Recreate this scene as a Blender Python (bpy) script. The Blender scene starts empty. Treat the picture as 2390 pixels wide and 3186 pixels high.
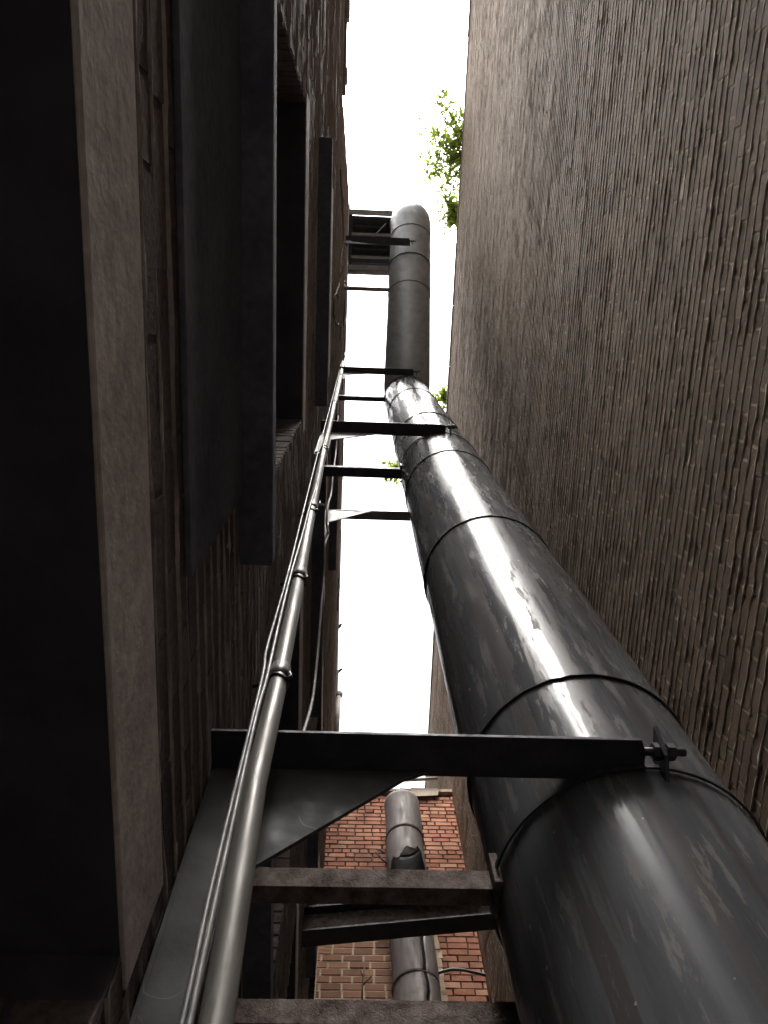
import bpy, math, random
import numpy as np
from mathutils import Vector, Matrix

random.seed(7); rng = np.random.default_rng(11)
SC = bpy.context.scene
COL = SC.collection

# ------------------------------------------------------------------ camera
# camera at the origin (eye height), alley floor at z = -1.5; x across the alley, y along it, z up
CX = np.array([0.99896927, 0.03037407, 0.0337315])
CY = np.array([-0.03786929, 0.96740189, 0.2503987])
CZ = np.array([-0.02502629, -0.25141799, 0.967555])
FPX, PCX, PCY = 2513.0, 1195.0, 1593.0
cam_d = bpy.data.cameras.new('camera'); cam = bpy.data.objects.new('camera', cam_d); COL.objects.link(cam)
cam.matrix_world = Matrix(((CX[0], -CX[1], -CX[2], 0), (CY[0], -CY[1], -CY[2], 0), (CZ[0], -CZ[1], -CZ[2], 0), (0, 0, 0, 1)))
cam_d.sensor_fit = 'VERTICAL'; cam_d.sensor_height = 36.0; cam_d.sensor_width = 27.0
cam_d.lens = FPX / 3186.0 * 36.0; cam_d.clip_start = 0.02; cam_d.clip_end = 500
SC.camera = cam

# ------------------------------------------------------------------ sky, sun, exposure
SUN_TILT_X, SUN_TILT_Y = math.radians(-4.5), math.radians(-22.0)     # where the sun stands, off the zenith
w = bpy.data.worlds.new('World'); SC.world = w; w.use_nodes = True
wn = w.node_tree; wn.nodes.clear()
sky = wn.nodes.new('ShaderNodeTexSky'); sky.sky_type = 'NISHITA'; sky.sun_disc = False
sun_vec = Vector((math.tan(SUN_TILT_X), math.tan(SUN_TILT_Y), 1)).normalized()
sky.sun_elevation = math.asin(sun_vec.z); sky.sun_rotation = math.atan2(sun_vec.x, sun_vec.y)
sky.air_density = 1.0; sky.dust_density = 6.0; sky.ozone_density = 1.0
hs = wn.nodes.new('ShaderNodeHueSaturation'); hs.inputs['Saturation'].default_value = 0.2
bg = wn.nodes.new('ShaderNodeBackground'); bg.inputs['Strength'].default_value = 0.13
wo = wn.nodes.new('ShaderNodeOutputWorld')
wn.links.new(sky.outputs[0], hs.inputs['Color']); wn.links.new(hs.outputs[0], bg.inputs[0]); wn.links.new(bg.outputs[0], wo.inputs[0])
sl = bpy.data.lights.new('sun', 'SUN'); sl.energy = 1.5; sl.angle = math.radians(30); sl.color = (1.0, 0.95, 0.88)
so = bpy.data.objects.new('sun', sl); COL.objects.link(so); so.location = (0, 0, 30)
so.rotation_euler = sun_vec.to_track_quat('Z', 'Y').to_euler()

vs = SC.view_settings
SC.display_settings.display_device = 'sRGB'
vs.view_transform = 'Standard'; vs.look = 'None'; vs.exposure = 2.52; vs.gamma = 1.0; vs.use_curve_mapping = False
cy = SC.cycles
cy.max_bounces = 8; cy.diffuse_bounces = 6; cy.glossy_bounces = 3; cy.transmission_bounces = 4
cy.use_adaptive_sampling = True; cy.adaptive_threshold = 0.03
cy.use_denoising = True
try: cy.denoiser = 'OPENIMAGEDENOISE'
except Exception: pass
cy.sample_clamp_indirect = 6.0

# ------------------------------------------------------------------ helpers
def ray(x, y):
    d = np.array([x - PCX, y - PCY, FPX]); return np.array([d @ CX, d @ CY, d @ CZ])
def onX(x, y, a): r = ray(x, y); return tuple(r * (a / r[0]))
def onY(x, y, a): r = ray(x, y); return tuple(r * (a / r[1]))
def onZ(x, y, a): r = ray(x, y); return tuple(r * (a / r[2]))
def proj(P):
    P = np.asarray(P, float); c = np.stack([P[..., 0] * CX[i] + P[..., 1] * CY[i] + P[..., 2] * CZ[i] for i in range(3)], -1)
    w_ = np.where(c[..., 2] > 1e-3, c[..., 2], 1e-3)
    return np.stack([PCX + FPX * c[..., 0] / w_, PCY + FPX * c[..., 1] / w_, c[..., 2]], -1)

def mesh_np(name, V, F, smooth=False):
    V = np.asarray(V, np.float32).reshape(-1, 3); F = np.asarray(F, np.int32); n, k = F.shape
    me = bpy.data.meshes.new(name)
    me.vertices.add(len(V)); me.vertices.foreach_set('co', V.ravel())
    me.loops.add(n * k); me.loops.foreach_set('vertex_index', F.ravel())
    me.polygons.add(n); me.polygons.foreach_set('loop_start', np.arange(n, dtype=np.int32) * k)
    me.update(calc_edges=True); me.validate()
    me.polygons.foreach_set('use_smooth', np.full(len(me.polygons), smooth)); return me

def link(name, me, mat, parent=None):
    o = bpy.data.objects.new(name, me); COL.objects.link(o)
    if mat is not None and me is not None and len(me.materials) == 0: me.materials.append(mat)
    if parent is not None:
        o.parent = parent; o.matrix_parent_inverse = Matrix.Translation(-parent.location)
    return o
def thing(name, label, cat, loc=(0, 0, 0), group=None):
    o = bpy.data.objects.new(name, None); COL.objects.link(o); o.location = loc; o.empty_display_size = 0.1
    return tag(o, label, cat, group)
def tag(o, label=None, cat=None, group=None, kind=None):
    if label: o['label'] = label
    if cat: o['category'] = cat
    if group: o['group'] = group
    if kind or cat: o['kind'] = kind or 'thing'
    return o

class MB:
    def __init__(s): s.v = []; s.f = []; s.sm = []
    def quad(s, a, b, c, d): 
        n = len(s.v); s.v += [a, b, c, d]; s.f.append((n, n + 1, n + 2, n + 3)); s.sm.append(False); return s
    def poly(s, pts): n = len(s.v); s.v += pts; s.f.append(tuple(range(n, n + len(pts)))); s.sm.append(False); return s
    def box(s, x0, x1, y0, y1, z0, z1, j=0.0):
        n = len(s.v)
        for z in (z0, z1):
            for (x, y) in ((x0, y0), (x1, y0), (x1, y1), (x0, y1)):
                s.v.append((x + random.uniform(-j, j), y + random.uniform(-j, j), z + random.uniform(-j, j)))
        for f in ((0, 3, 2, 1), (4, 5, 6, 7), (0, 1, 5, 4), (1, 2, 6, 5), (2, 3, 7, 6), (3, 0, 4, 7)):
            s.f.append(tuple(n + i for i in f)); s.sm.append(False)
        return s
    def prism(s, pts, d):
        # pts: 3-D outline, d: extrusion vector
        n = len(s.v); k = len(pts); s.v += [tuple(p) for p in pts] + [tuple(np.add(p, d)) for p in pts]
        s.f.append(tuple(range(n, n + k))[::-1]); s.f.append(tuple(range(n + k, n + 2 * k))); s.sm += [False, False]
        for i in range(k): s.f.append((n + i, n + (i + 1) % k, n + k + (i + 1) % k, n + k + i)); s.sm.append(False)
        return s
    def tube(s, pts, r, seg=10, cap=True):
        pts = [Vector(p) for p in pts]; n0 = len(s.v); m = len(pts)
        rr = r if isinstance(r, (list, tuple)) else [r] * m
        up = None
        for i, p in enumerate(pts):
            t = (pts[min(i + 1, m - 1)] - pts[max(i - 1, 0)]).normalized()
            if up is None:
                up = Vector((1, 0, 0)) if abs(t.x) < 0.8 else Vector((0, 1, 0))
            a = (up - t * up.dot(t)).normalized(); up = a; b = t.cross(a)
            for k in range(seg):
                an = 2 * math.pi * k / seg
                s.v.append(tuple(p + (a * math.cos(an) + b * math.sin(an)) * rr[i]))
        for i in range(m - 1):
            for k in range(seg):
                k2 = (k + 1) % seg
                s.f.append((n0 + i * seg + k, n0 + i * seg + k2, n0 + (i + 1) * seg + k2, n0 + (i + 1) * seg + k)); s.sm.append(True)
        if cap:
            s.f.append(tuple(n0 + k for k in range(seg))[::-1]); s.sm.append(False)
            s.f.append(tuple(n0 + (m - 1) * seg + k for k in range(seg))); s.sm.append(False)
        return s
    def build(s, name, mat, parent=None, bevel=0.0):
        me = bpy.data.meshes.new(name); me.from_pydata([tuple(map(float, v)) for v in s.v], [], s.f)
        me.polygons.foreach_set('use_smooth', s.sm); me.update()
        o = link(name, me, mat, parent)
        if bevel:
            b = o.modifiers.new('bevel', 'BEVEL'); b.width = bevel; b.segments = 2; b.limit_method = 'ANGLE'
        return o

# ------------------------------------------------------------------ materials
def new_mat(name):
    m = bpy.data.materials.new(name); m.use_nodes = True; nt = m.node_tree; nt.nodes.clear()
    p = nt.nodes.new('ShaderNodeBsdfPrincipled'); o = nt.nodes.new('ShaderNodeOutputMaterial'); nt.links.new(p.outputs[0], o.inputs[0])
    return m, nt, p
def N(nt, typ, **kw):
    n = nt.nodes.new(typ)
    for k, v in kw.items(): setattr(n, k, v)
    return n
def noise(nt, vec, scale, detail=4.0, rough=0.55):
    n = N(nt, 'ShaderNodeTexNoise'); n.inputs['Scale'].default_value = scale; n.inputs['Detail'].default_value = detail
    n.inputs['Roughness'].default_value = rough; nt.links.new(vec, n.inputs['Vector']); return n.outputs['Fac']
def ramp(nt, fac, stops):
    r = N(nt, 'ShaderNodeValToRGB'); els = r.color_ramp.elements
    while len(els) < len(stops): els.new(0.5)
    for e, (p, c) in zip(els, stops): e.position = p; e.color = (*c, 1) if len(c) == 3 else c
    nt.links.new(fac, r.inputs[0]); return r.outputs[0]
def mapped(nt, scale, rot=(0, 0, 0)):
    g = N(nt, 'ShaderNodeNewGeometry'); mp = N(nt, 'ShaderNodeMapping'); mp.inputs['Scale'].default_value = scale; mp.inputs['Rotation'].default_value = rot
    nt.links.new(g.outputs['Position'], mp.inputs['Vector']); return mp.outputs[0]
def mix(nt, fac, a, b, mode='MIX'):
    m = N(nt, 'ShaderNodeMix', data_type='RGBA', blend_type=mode)
    for s_, v in ((0, fac), (6, a), (7, b)):
        if hasattr(v, 'is_linked'): nt.links.new(v, m.inputs[s_])
        else: m.inputs[s_].default_value = v if s_ == 0 else (*v, 1)
    return m.outputs[2]
def math_n(nt, op, a, b=0.0):
    m = N(nt, 'ShaderNodeMath', operation=op)
    for i, v in enumerate((a, b)):
        if hasattr(v, 'is_linked'): nt.links.new(v, m.inputs[i])
        else: m.inputs[i].default_value = v
    return m.outputs[0]
def bump(nt, p, h, strength, dist):
    b = N(nt, 'ShaderNodeBump'); b.inputs['Strength'].default_value = strength; b.inputs['Distance'].default_value = dist
    nt.links.new(h, b.inputs['Height']); nt.links.new(b.outputs[0], p.inputs['Normal'])
def piece_random(nt):
    g = N(nt, 'ShaderNodeNewGeometry'); oi = N(nt, 'ShaderNodeObjectInfo')
    return math_n(nt, 'FRACT', math_n(nt, 'ADD', g.outputs['Random Per Island'], oi.outputs['Random']))

def brick_mat(name, cols, stain=(0.4, 0.4, 0.4), rough=0.9, stain_amt=0.6):
    m, nt, p = new_mat(name)
    pr = piece_random(nt)
    c = ramp(nt, pr, [(i / (len(cols) - 1), c_) for i, c_ in enumerate(cols)])
    v = mapped(nt, (1, 1, 1))
    n1 = noise(nt, v, 90, 2); c = mix(nt, 0.55, c, ramp(nt, n1, [(0.3, (0.35, 0.33, 0.32)), (0.7, (1.25, 1.2, 1.15))]), 'MULTIPLY')
    n2 = noise(nt, mapped(nt, (1, 0.35, 0.5)), 1.6, 3)
    c = mix(nt, stain_amt, c, ramp(nt, n2, [(0.36, stain), (0.6, (1.15, 1.12, 1.08))]), 'MULTIPLY')
    nt.links.new(c, p.inputs['Base Color']); p.inputs['Roughness'].default_value = rough; p.inputs['Specular IOR Level'].default_value = 0.06
    bump(nt, p, noise(nt, v, 120, 2, 0.7), 0.6, 0.004); return m
def stone_mat(name, a, b, scale=12, rough=0.9, stretch=(1, 1, 1), bs=0.4):
    m, nt, p = new_mat(name); v = mapped(nt, stretch)
    c = ramp(nt, noise(nt, v, scale, 3, 0.65), [(0.3, a), (0.7, b)])
    c = mix(nt, 0.5, c, ramp(nt, noise(nt, v, scale * 9, 2), [(0.3, (0.6, 0.6, 0.6)), (0.7, (1.2, 1.2, 1.2))]), 'MULTIPLY')
    nt.links.new(c, p.inputs['Base Color']); p.inputs['Roughness'].default_value = rough; p.inputs['Specular IOR Level'].default_value = 0.05
    bump(nt, p, noise(nt, v, scale * 7, 3, 0.7), bs, 0.005); return m
def metal_mat(name, a, b, rough=0.35, scale=8, stretch=(1, 1, 1), metallic=0.0, chips=None, bs=0.15):
    m, nt, p = new_mat(name); v = mapped(nt, stretch)
    c = ramp(nt, noise(nt, v, scale, 6, 0.65), [(0.35, a), (0.68, b)])
    rr = ramp(nt, noise(nt, v, scale * 1.7, 5), [(0.3, (rough * 0.75,) * 3), (0.75, (min(1, rough * 1.5),) * 3)])
    if chips:
        k = ramp(nt, noise(nt, mapped(nt, (1, 1, 1)), chips[1], 8, 0.75), [(chips[2], (0, 0, 0)), (chips[2] + 0.03, (1, 1, 1))])
        c = mix(nt, k, c, chips[0])
    nt.links.new(c, p.inputs['Base Color']); nt.links.new(rr, p.inputs['Roughness']); p.inputs['Metallic'].default_value = metallic
    bump(nt, p, noise(nt, v, scale * 6, 5, 0.6), bs, 0.003); return m

M = {}
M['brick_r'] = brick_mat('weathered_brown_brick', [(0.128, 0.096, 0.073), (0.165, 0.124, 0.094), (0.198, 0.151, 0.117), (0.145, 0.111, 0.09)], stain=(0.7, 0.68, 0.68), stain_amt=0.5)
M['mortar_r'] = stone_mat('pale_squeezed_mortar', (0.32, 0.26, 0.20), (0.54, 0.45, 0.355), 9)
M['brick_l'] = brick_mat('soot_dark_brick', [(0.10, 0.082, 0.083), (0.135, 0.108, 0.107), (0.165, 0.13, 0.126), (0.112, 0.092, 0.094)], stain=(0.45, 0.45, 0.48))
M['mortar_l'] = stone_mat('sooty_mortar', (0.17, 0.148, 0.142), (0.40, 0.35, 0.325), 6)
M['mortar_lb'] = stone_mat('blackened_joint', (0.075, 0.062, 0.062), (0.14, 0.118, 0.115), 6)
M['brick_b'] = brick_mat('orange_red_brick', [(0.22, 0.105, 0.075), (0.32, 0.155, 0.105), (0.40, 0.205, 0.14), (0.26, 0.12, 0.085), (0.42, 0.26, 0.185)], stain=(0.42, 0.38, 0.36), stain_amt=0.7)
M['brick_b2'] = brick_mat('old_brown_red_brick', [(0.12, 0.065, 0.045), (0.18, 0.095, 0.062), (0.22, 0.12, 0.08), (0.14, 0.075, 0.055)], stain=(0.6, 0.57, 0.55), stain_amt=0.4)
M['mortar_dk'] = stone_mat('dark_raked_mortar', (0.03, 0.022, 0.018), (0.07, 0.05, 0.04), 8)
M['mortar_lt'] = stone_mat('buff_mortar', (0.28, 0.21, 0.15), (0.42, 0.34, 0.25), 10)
M['stone'] = stone_mat('grey_stone', (0.34, 0.29, 0.275), (0.48, 0.42, 0.40), 5)
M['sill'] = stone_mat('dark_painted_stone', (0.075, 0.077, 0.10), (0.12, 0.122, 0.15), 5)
M['plaster'] = stone_mat('beige_plaster', (0.34, 0.29, 0.23), (0.46, 0.41, 0.33), 5)
M['shutter'] = metal_mat('black_shutter_paint', (0.042, 0.041, 0.048), (0.066, 0.065, 0.075), 0.7, 6)
M['tar'] = metal_mat('black_tar', (0.012, 0.011, 0.012), (0.03, 0.028, 0.028), 0.8, 6)
M['steel'] = metal_mat('black_painted_steel', (0.022, 0.022, 0.028), (0.045, 0.044, 0.052), 0.5, 14, chips=((0.09, 0.065, 0.05), 30, 0.66))
M['gusset'] = metal_mat('grey_painted_steel', (0.046, 0.046, 0.047), (0.074, 0.072, 0.07), 0.6, 10, chips=((0.03, 0.024, 0.02), 25, 0.68))
M['gusset_lt'] = metal_mat('pale_grey_painted_steel', (0.17, 0.17, 0.165), (0.26, 0.255, 0.245), 0.5, 10, chips=((0.06, 0.045, 0.035), 25, 0.70))
M['tar'].node_tree.nodes['Principled BSDF'].inputs['Specular IOR Level'].default_value = 0.03
M['rust'] = stone_mat('rusty_flaking_steel', (0.05, 0.036, 0.032), (0.21, 0.17, 0.155), 26, 0.8, bs=0.8)
M['conduit'] = metal_mat('galvanised_conduit', (0.075, 0.07, 0.062), (0.135, 0.125, 0.112), 0.5, 20, (1, 1, 0.15), metallic=0.3)
M['cable'] = metal_mat('grey_cable_sheath', (0.10, 0.10, 0.10), (0.20, 0.19, 0.18), 0.45, 20)
M['cable_lt'] = metal_mat('pale_cable_sheath', (0.24, 0.23, 0.21), (0.36, 0.34, 0.31), 0.5, 20)
M['cable_dk'] = metal_mat('black_cable_sheath', (0.015, 0.015, 0.016), (0.03, 0.03, 0.03), 0.5, 20)
M['strap'] = metal_mat('black_strap', (0.012, 0.012, 0.013), (0.03, 0.03, 0.03), 0.5, 20)
M['roofmetal'] = metal_mat('grey_roof_steel', (0.22, 0.22, 0.22), (0.36, 0.355, 0.34), 0.45, 10, metallic=0.4)
M['darkmetal'] = metal_mat('dark_louvre_metal', (0.02, 0.02, 0.022), (0.045, 0.045, 0.048), 0.6, 10)
M['bark'] = stone_mat('twig_bark', (0.06, 0.045, 0.03), (0.14, 0.11, 0.08), 30)
M['ground'] = stone_mat('worn_concrete', (0.13, 0.123, 0.113), (0.20, 0.19, 0.176), 2.5)
M['roofing'] = stone_mat('felt_roofing', (0.06, 0.058, 0.055), (0.12, 0.115, 0.11), 3)
M['coping'] = stone_mat('weathered_coping', (0.13, 0.115, 0.10), (0.26, 0.235, 0.21), 6)

def duct_mat():
    m, nt, p = new_mat('streaked_dark_duct_paint')
    v = mapped(nt, (7, 7, 0.55)); v2 = mapped(nt, (1, 1, 1))
    base = ramp(nt, noise(nt, v, 1.0, 7, 0.65), [(0.30, (0.034, 0.035, 0.039)), (0.52, (0.068, 0.070, 0.076)), (0.72, (0.105, 0.104, 0.104))])
    st = ramp(nt, noise(nt, mapped(nt, (16, 16, 0.8)), 1.0, 6, 0.7), [(0.505, (0, 0, 0)), (0.56, (1, 1, 1))])
    base = mix(nt, math_n(nt, 'MULTIPLY', st, 0.65), base, (0.040, 0.033, 0.031))
    ch = ramp(nt, noise(nt, mapped(nt, (22, 22, 3.0)), 1.3, 9, 0.72), [(0.565, (0, 0, 0)), (0.585, (1, 1, 1))])
    base = mix(nt, math_n(nt, 'MULTIPLY', ch, 0.32), base, (0.17, 0.145, 0.12))
    sp = ramp(nt, noise(nt, v2, 34, 3, 0.5), [(0.735, (0, 0, 0)), (0.75, (1, 1, 1))])
    base = mix(nt, math_n(nt, 'MULTIPLY', sp, 0.7), base, (0.30, 0.26, 0.22))
    nt.links.new(base, p.inputs['Base Color'])
    r1 = ramp(nt, noise(nt, v, 1.6, 6), [(0.32, (0.14,) * 3), (0.68, (0.33,) * 3)])
    r2 = mix(nt, st, r1, (0.40, 0.40, 0.40)); r3 = mix(nt, ch, r2, (0.6, 0.6, 0.6))
    nt.links.new(r3, p.inputs['Roughness']); p.inputs['Specular IOR Level'].default_value = 0.07
    h = math_n(nt, 'ADD', math_n(nt, 'MULTIPLY', noise(nt, v2, 3.0, 3), 1.0), math_n(nt, 'MULTIPLY', noise(nt, v2, 60, 5), 0.05))
    bump(nt, p, h, 0.06, 0.03); return m
M['duct'] = duct_mat()
M['duct_top'] = metal_mat('grey_galvanised_duct', (0.13, 0.13, 0.128), (0.20, 0.198, 0.19), 0.42, 3, (3, 3, 1), metallic=0.1, chips=((0.07, 0.06, 0.055), 9, 0.66))  # leaning run and elbow take a lighter grey than the vertical run
M['seam'] = metal_mat('dark_duct_sealant', (0.012, 0.011, 0.011), (0.035, 0.03, 0.028), 0.6, 30)
M['downpipe'] = metal_mat('rusty_grey_downpipe', (0.05, 0.036, 0.033), (0.11, 0.09, 0.083), 0.7, 3.5, (2.5, 2.5, 0.6), chips=((0.07, 0.035, 0.022), 5, 0.60))

M['shutter'].node_tree.nodes['Principled BSDF'].inputs['Specular IOR Level'].default_value = 0.06
for k_ in ('gusset', 'steel'): M[k_].node_tree.nodes['Principled BSDF'].inputs['Specular IOR Level'].default_value = 0.2
for k_ in ('gusset', 'gusset_lt'):
    nt = M[k_].node_tree; p_ = [n for n in nt.nodes if n.type == 'BSDF_PRINCIPLED'][0]; src = p_.inputs['Base Color'].links[0].from_socket
    sc_ = ramp(nt, noise(nt, mapped(nt, (1, 1, 1.6), (0.3, 0.6, 0.2)), 9, 1.5, 0.4), [(0.494, (0, 0, 0)), (0.4985, (1, 1, 1)), (0.5015, (1, 1, 1)), (0.506, (0, 0, 0))])
    mk_ = ramp(nt, noise(nt, mapped(nt, (1, 1, 1)), 5, 1), [(0.56, (0, 0, 0)), (0.60, (1, 1, 1))])
    nt.links.new(mix(nt, math_n(nt, 'MULTIPLY', math_n(nt, 'MULTIPLY', sc_, mk_), 0.6), src, (0.22, 0.21, 0.2)), p_.inputs['Base Color'])

def leaf_mat(name, a, b):
    m, nt, p = new_mat(name); pr = piece_random(nt)
    c = ramp(nt, pr, [(0, a), (1, b)]); nt.links.new(c, p.inputs['Base Color']); p.inputs['Roughness'].default_value = 0.5
    tr = N(nt, 'ShaderNodeBsdfTranslucent'); mx = N(nt, 'ShaderNodeMixShader'); mx.inputs[0].default_value = 0.6
    g = mix(nt, 1.0, c, (1.5, 1.6, 0.6), 'MULTIPLY'); nt.links.new(g, tr.inputs[0])
    nt.links.new(p.outputs[0], mx.inputs[1]); nt.links.new(tr.outputs[0], mx.inputs[2])
    nt.links.new(mx.outputs[0], [n for n in nt.nodes if n.type == 'OUTPUT_MATERIAL'][0].inputs[0]); return m
M['leaf'] = leaf_mat('green_leaf', (0.085, 0.12, 0.02), (0.17, 0.20, 0.04))

# ------------------------------------------------------------------ ground
g = MB(); g.quad((-60, -60, -1.5), (60, -60, -1.5), (60, 60, -1.5), (-60, 60, -1.5))
tag(g.build('ground', M['ground']), kind='structure')

# ------------------------------------------------------------------ brickwork
A, B, YB = -0.28, 1.5, 6.8        # left wall plane, right wall plane, rear wall plane
ZR, ZL = 13.78, 14.1              # roof heights
PIT, BL_ = 0.0715, 0.215
PIR = 0.0605          # course pitch, brick pitch
def to_world(kind, s, n, z):
    if kind == 'R': return np.stack([B - n, s, z], -1)
    if kind == 'L': return np.stack([A + n, s, z], -1)
    return np.stack([s, YB - n, z], -1)
def lay(kind, s0, s1, z0, z1, holes=(), pit=PIT, bl=BL_, joint=0.011, top=None, jit=0.0005, off=0.0, headers=6):
    """every brick of a field as rows (s0, s1, z0, z1, out)"""
    out = []
    nc = int((z1 - z0) / pit)
    for c in range(nc):
        za, zb = z0 + c * pit + joint * 0.5, z0 + (c + 1) * pit - joint * 0.5
        zm = (za + zb) / 2
        iv = [(s0, s1)]
        for (ha, hb, hz0, hz1) in holes:
            if hz0 < zm < hz1:
                nv = []
                for (a, b) in iv:
                    if hb <= a or ha >= b: nv.append((a, b)); continue
                    if ha > a: nv.append((a, ha))
                    if hb < b: nv.append((hb, b))
                iv = nv
        L = bl * 0.5 if headers and c % headers == headers - 1 else bl
        ph = (0.5 * L if c % 2 else 0.0) + random.uniform(-0.015, 0.015) + off
        for (a, b) in iv:
            if top is not None and False: continue
            k = math.floor((a - ph) / L); x = k * L + ph
            while x < b - 0.01:
                l = L if random.random() > 0.06 else L * random.choice((0.5, 0.75))
                p, q = max(x, a), min(x + l, b)
                if q - p > 0.03 and (top is None or zb < top((p + q) / 2)):
                    out.append((p + joint * 0.5, q - joint * 0.5, za, zb, max(-0.0006, random.gauss(0, jit))))
                x += l
    return np.array(out)
def brick_boxes(kind, br, depth=0.035, jv=0.0005):
    n = len(br); s0, s1, z0, z1, o = br.T
    S = np.stack([s0, s1, s1, s0, s0, s1, s1, s0], 1); Zc = np.stack([z0, z0, z1, z1, z0, z0, z1, z1], 1)
    Nn = np.stack([o, o, o, o] + [np.full(n, -depth)] * 4, 1)
    S = S + rng.normal(0, jv * 1.3, S.shape); Zc = Zc + rng.normal(0, jv, Zc.shape); Nn[:, :4] += rng.normal(0, jv * 0.7, (n, 4))
    V = to_world(kind, S, Nn, Zc).reshape(-1, 3)
    f = np.array([(0, 1, 2, 3), (3, 2, 6, 7), (0, 4, 5, 1), (0, 3, 7, 4), (1, 5, 6, 2)])
    if kind == 'L': f = f[:, ::-1] if False else f
    F = (np.arange(n)[:, None, None] * 8 + f[None]).reshape(-1, 4)
    return V, F
def duct_hides(P):
    ang = np.degrees(np.arctan2(P[:, 0], P[:, 1])); d = np.hypot(P[:, 0], P[:, 1])
    return (ang > 14.0) & (ang < 40.0) & (d > 1.0) & (P[:, 2] / np.maximum(d, .01) < 10.0)
def place_bricks(kind, br, mat, parent, count, name='brick', hide=None):
    """the bricks that show largest become objects of their own, the rest one joined part"""
    if len(br) == 0: return 0
    mid = to_world(kind, (br[:, 0] + br[:, 1]) / 2, br[:, 4], (br[:, 2] + br[:, 3]) / 2)
    c4 = [proj(to_world(kind, br[:, i], br[:, 4], br[:, j])) for i, j in ((0, 2), (1, 2), (1, 3), (0, 3))]
    area = 0.5 * np.abs(sum(c4[i][:, 0] * c4[(i + 1) % 4][:, 1] - c4[(i + 1) % 4][:, 0] * c4[i][:, 1] for i in range(4)))
    pm = proj(mid); seen = (pm[:, 0] > 10) & (pm[:, 0] < 2380) & (pm[:, 1] > 10) & (pm[:, 1] < 3176) & (pm[:, 2] > 0.05)
    seen &= ~duct_hides(mid)
    if hide is not None: seen &= ~hide(mid, pm)
    score = np.where(seen, area, 0); order = np.argsort(-score); own = order[:count]; own = own[score[own] > 0]
    mask = np.zeros(len(br), bool); mask[own] = True
    for i in own:
        V, F = brick_boxes(kind, br[i:i + 1]); c = V.mean(0)
        o = bpy.data.objects.new(name, mesh_np(name, V - c, F)); COL.objects.link(o); o.data.materials.append(mat)
        o.location = tuple(c); o.parent = parent; o.matrix_parent_inverse = Matrix.Translation(-parent.location)
    rest = br[~mask]
    if len(rest):
        V, F = brick_boxes(kind, rest)
        tag(link('brickwork', mesh_np('brickwork', V, F), mat, parent), kind='stuff')
    return len(own)
def beads(kind, ranges, z0, z1, pit, name, mat, parent, step=0.045, amp=1.0, blob=0.14, holes=(), top=None, bl=BL_, smear=0.026):
    """mortar squeezed out of the bed joints: a lumpy ridge along every course"""
    Vs, Fs, base = [], [], 0
    for c in range(int((z1 - z0) / pit) + 1):
        z = z0 + c * pit; zf = max(z, 0.5)
        st = step * (0.7 if z < 4.5 else 1.0 if z < 7 else 1.7)
        for (a, b) in ranges:
            iv = [(a, b)]
            for (ha, hb, hz0, hz1) in holes:
                if hz0 - 0.01 < z < hz1 + 0.01:
                    nv = []
                    for (p, q) in iv:
                        if hb <= p or ha >= q: nv.append((p, q)); continue
                        if ha > p: nv.append((p, ha))
                        if hb < q: nv.append((hb, q))
                    iv = nv
            for (p, q) in iv:
                n = max(3, int((q - p) / st)); s = np.linspace(p, q, n)
                if top is not None:
                    s = s[np.array([top(x) > z + 0.05 for x in s])]; n = len(s)
                    if n < 3: continue
                k = np.convolve(rng.normal(0, 1, n + 8), np.ones(5) / 5, 'valid')[:n] if n > 2 else np.zeros(n)
                k2 = rng.normal(0, 1, n); lng = np.interp(s, np.linspace(p, q, max(2, n // 14)), rng.normal(0, 1, max(2, n // 14)))
                pr = (0.0034 + 0.0026 * k + 0.0007 * k2 + 0.0016 * lng) * amp
                bl_ = rng.random(n) < blob * st / 0.045 * 0.35
                pr = np.where(bl_, pr + rng.uniform(0.0015, 0.006, n) * amp, pr)
                pr = np.clip(pr, -0.004, 0.018)
                h = 0.0035 + 0.001 * rng.normal(0, 1, n).clip(-1.5, 1.5); dr = np.where(bl_, rng.uniform(0.008, 0.03, n), 0.001 * rng.random(n)) * amp
                wob = 0.0022 * np.convolve(rng.normal(0, 1, n + 8), np.ones(5) / 2.2, 'valid')[:n]
                up = smear * (0.55 + 0.75 * rng.random(n)) * np.clip(0.6 + 0.35 * np.convolve(rng.normal(0, 1, n + 8), np.ones(3) / 1.7, 'valid')[:n], 0.25, 1.5)
                rows = [(-0.0022 + 0 * pr, z + up + wob), (pr * 0.62, z + up * 0.40 + wob), (pr, z - dr * 0.5 + wob), (-0.010 + 0 * pr, z - h - dr + wob)]
                V = np.stack([to_world(kind, s, r[0], r[1]) for r in rows], 1).reshape(-1, 3)
                i = np.arange(n - 1)[:, None] * 4 + np.arange(3)[None]
                F = np.stack([i, i + 1, i + 5, i + 4], -1).reshape(-1, 4) + base
                Vs.append(V); Fs.append(F); base += len(V)
    o = link(name, mesh_np(name, np.concatenate(Vs), np.concatenate(Fs), True), mat, parent)
    return tag(o, kind='stuff')

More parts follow.
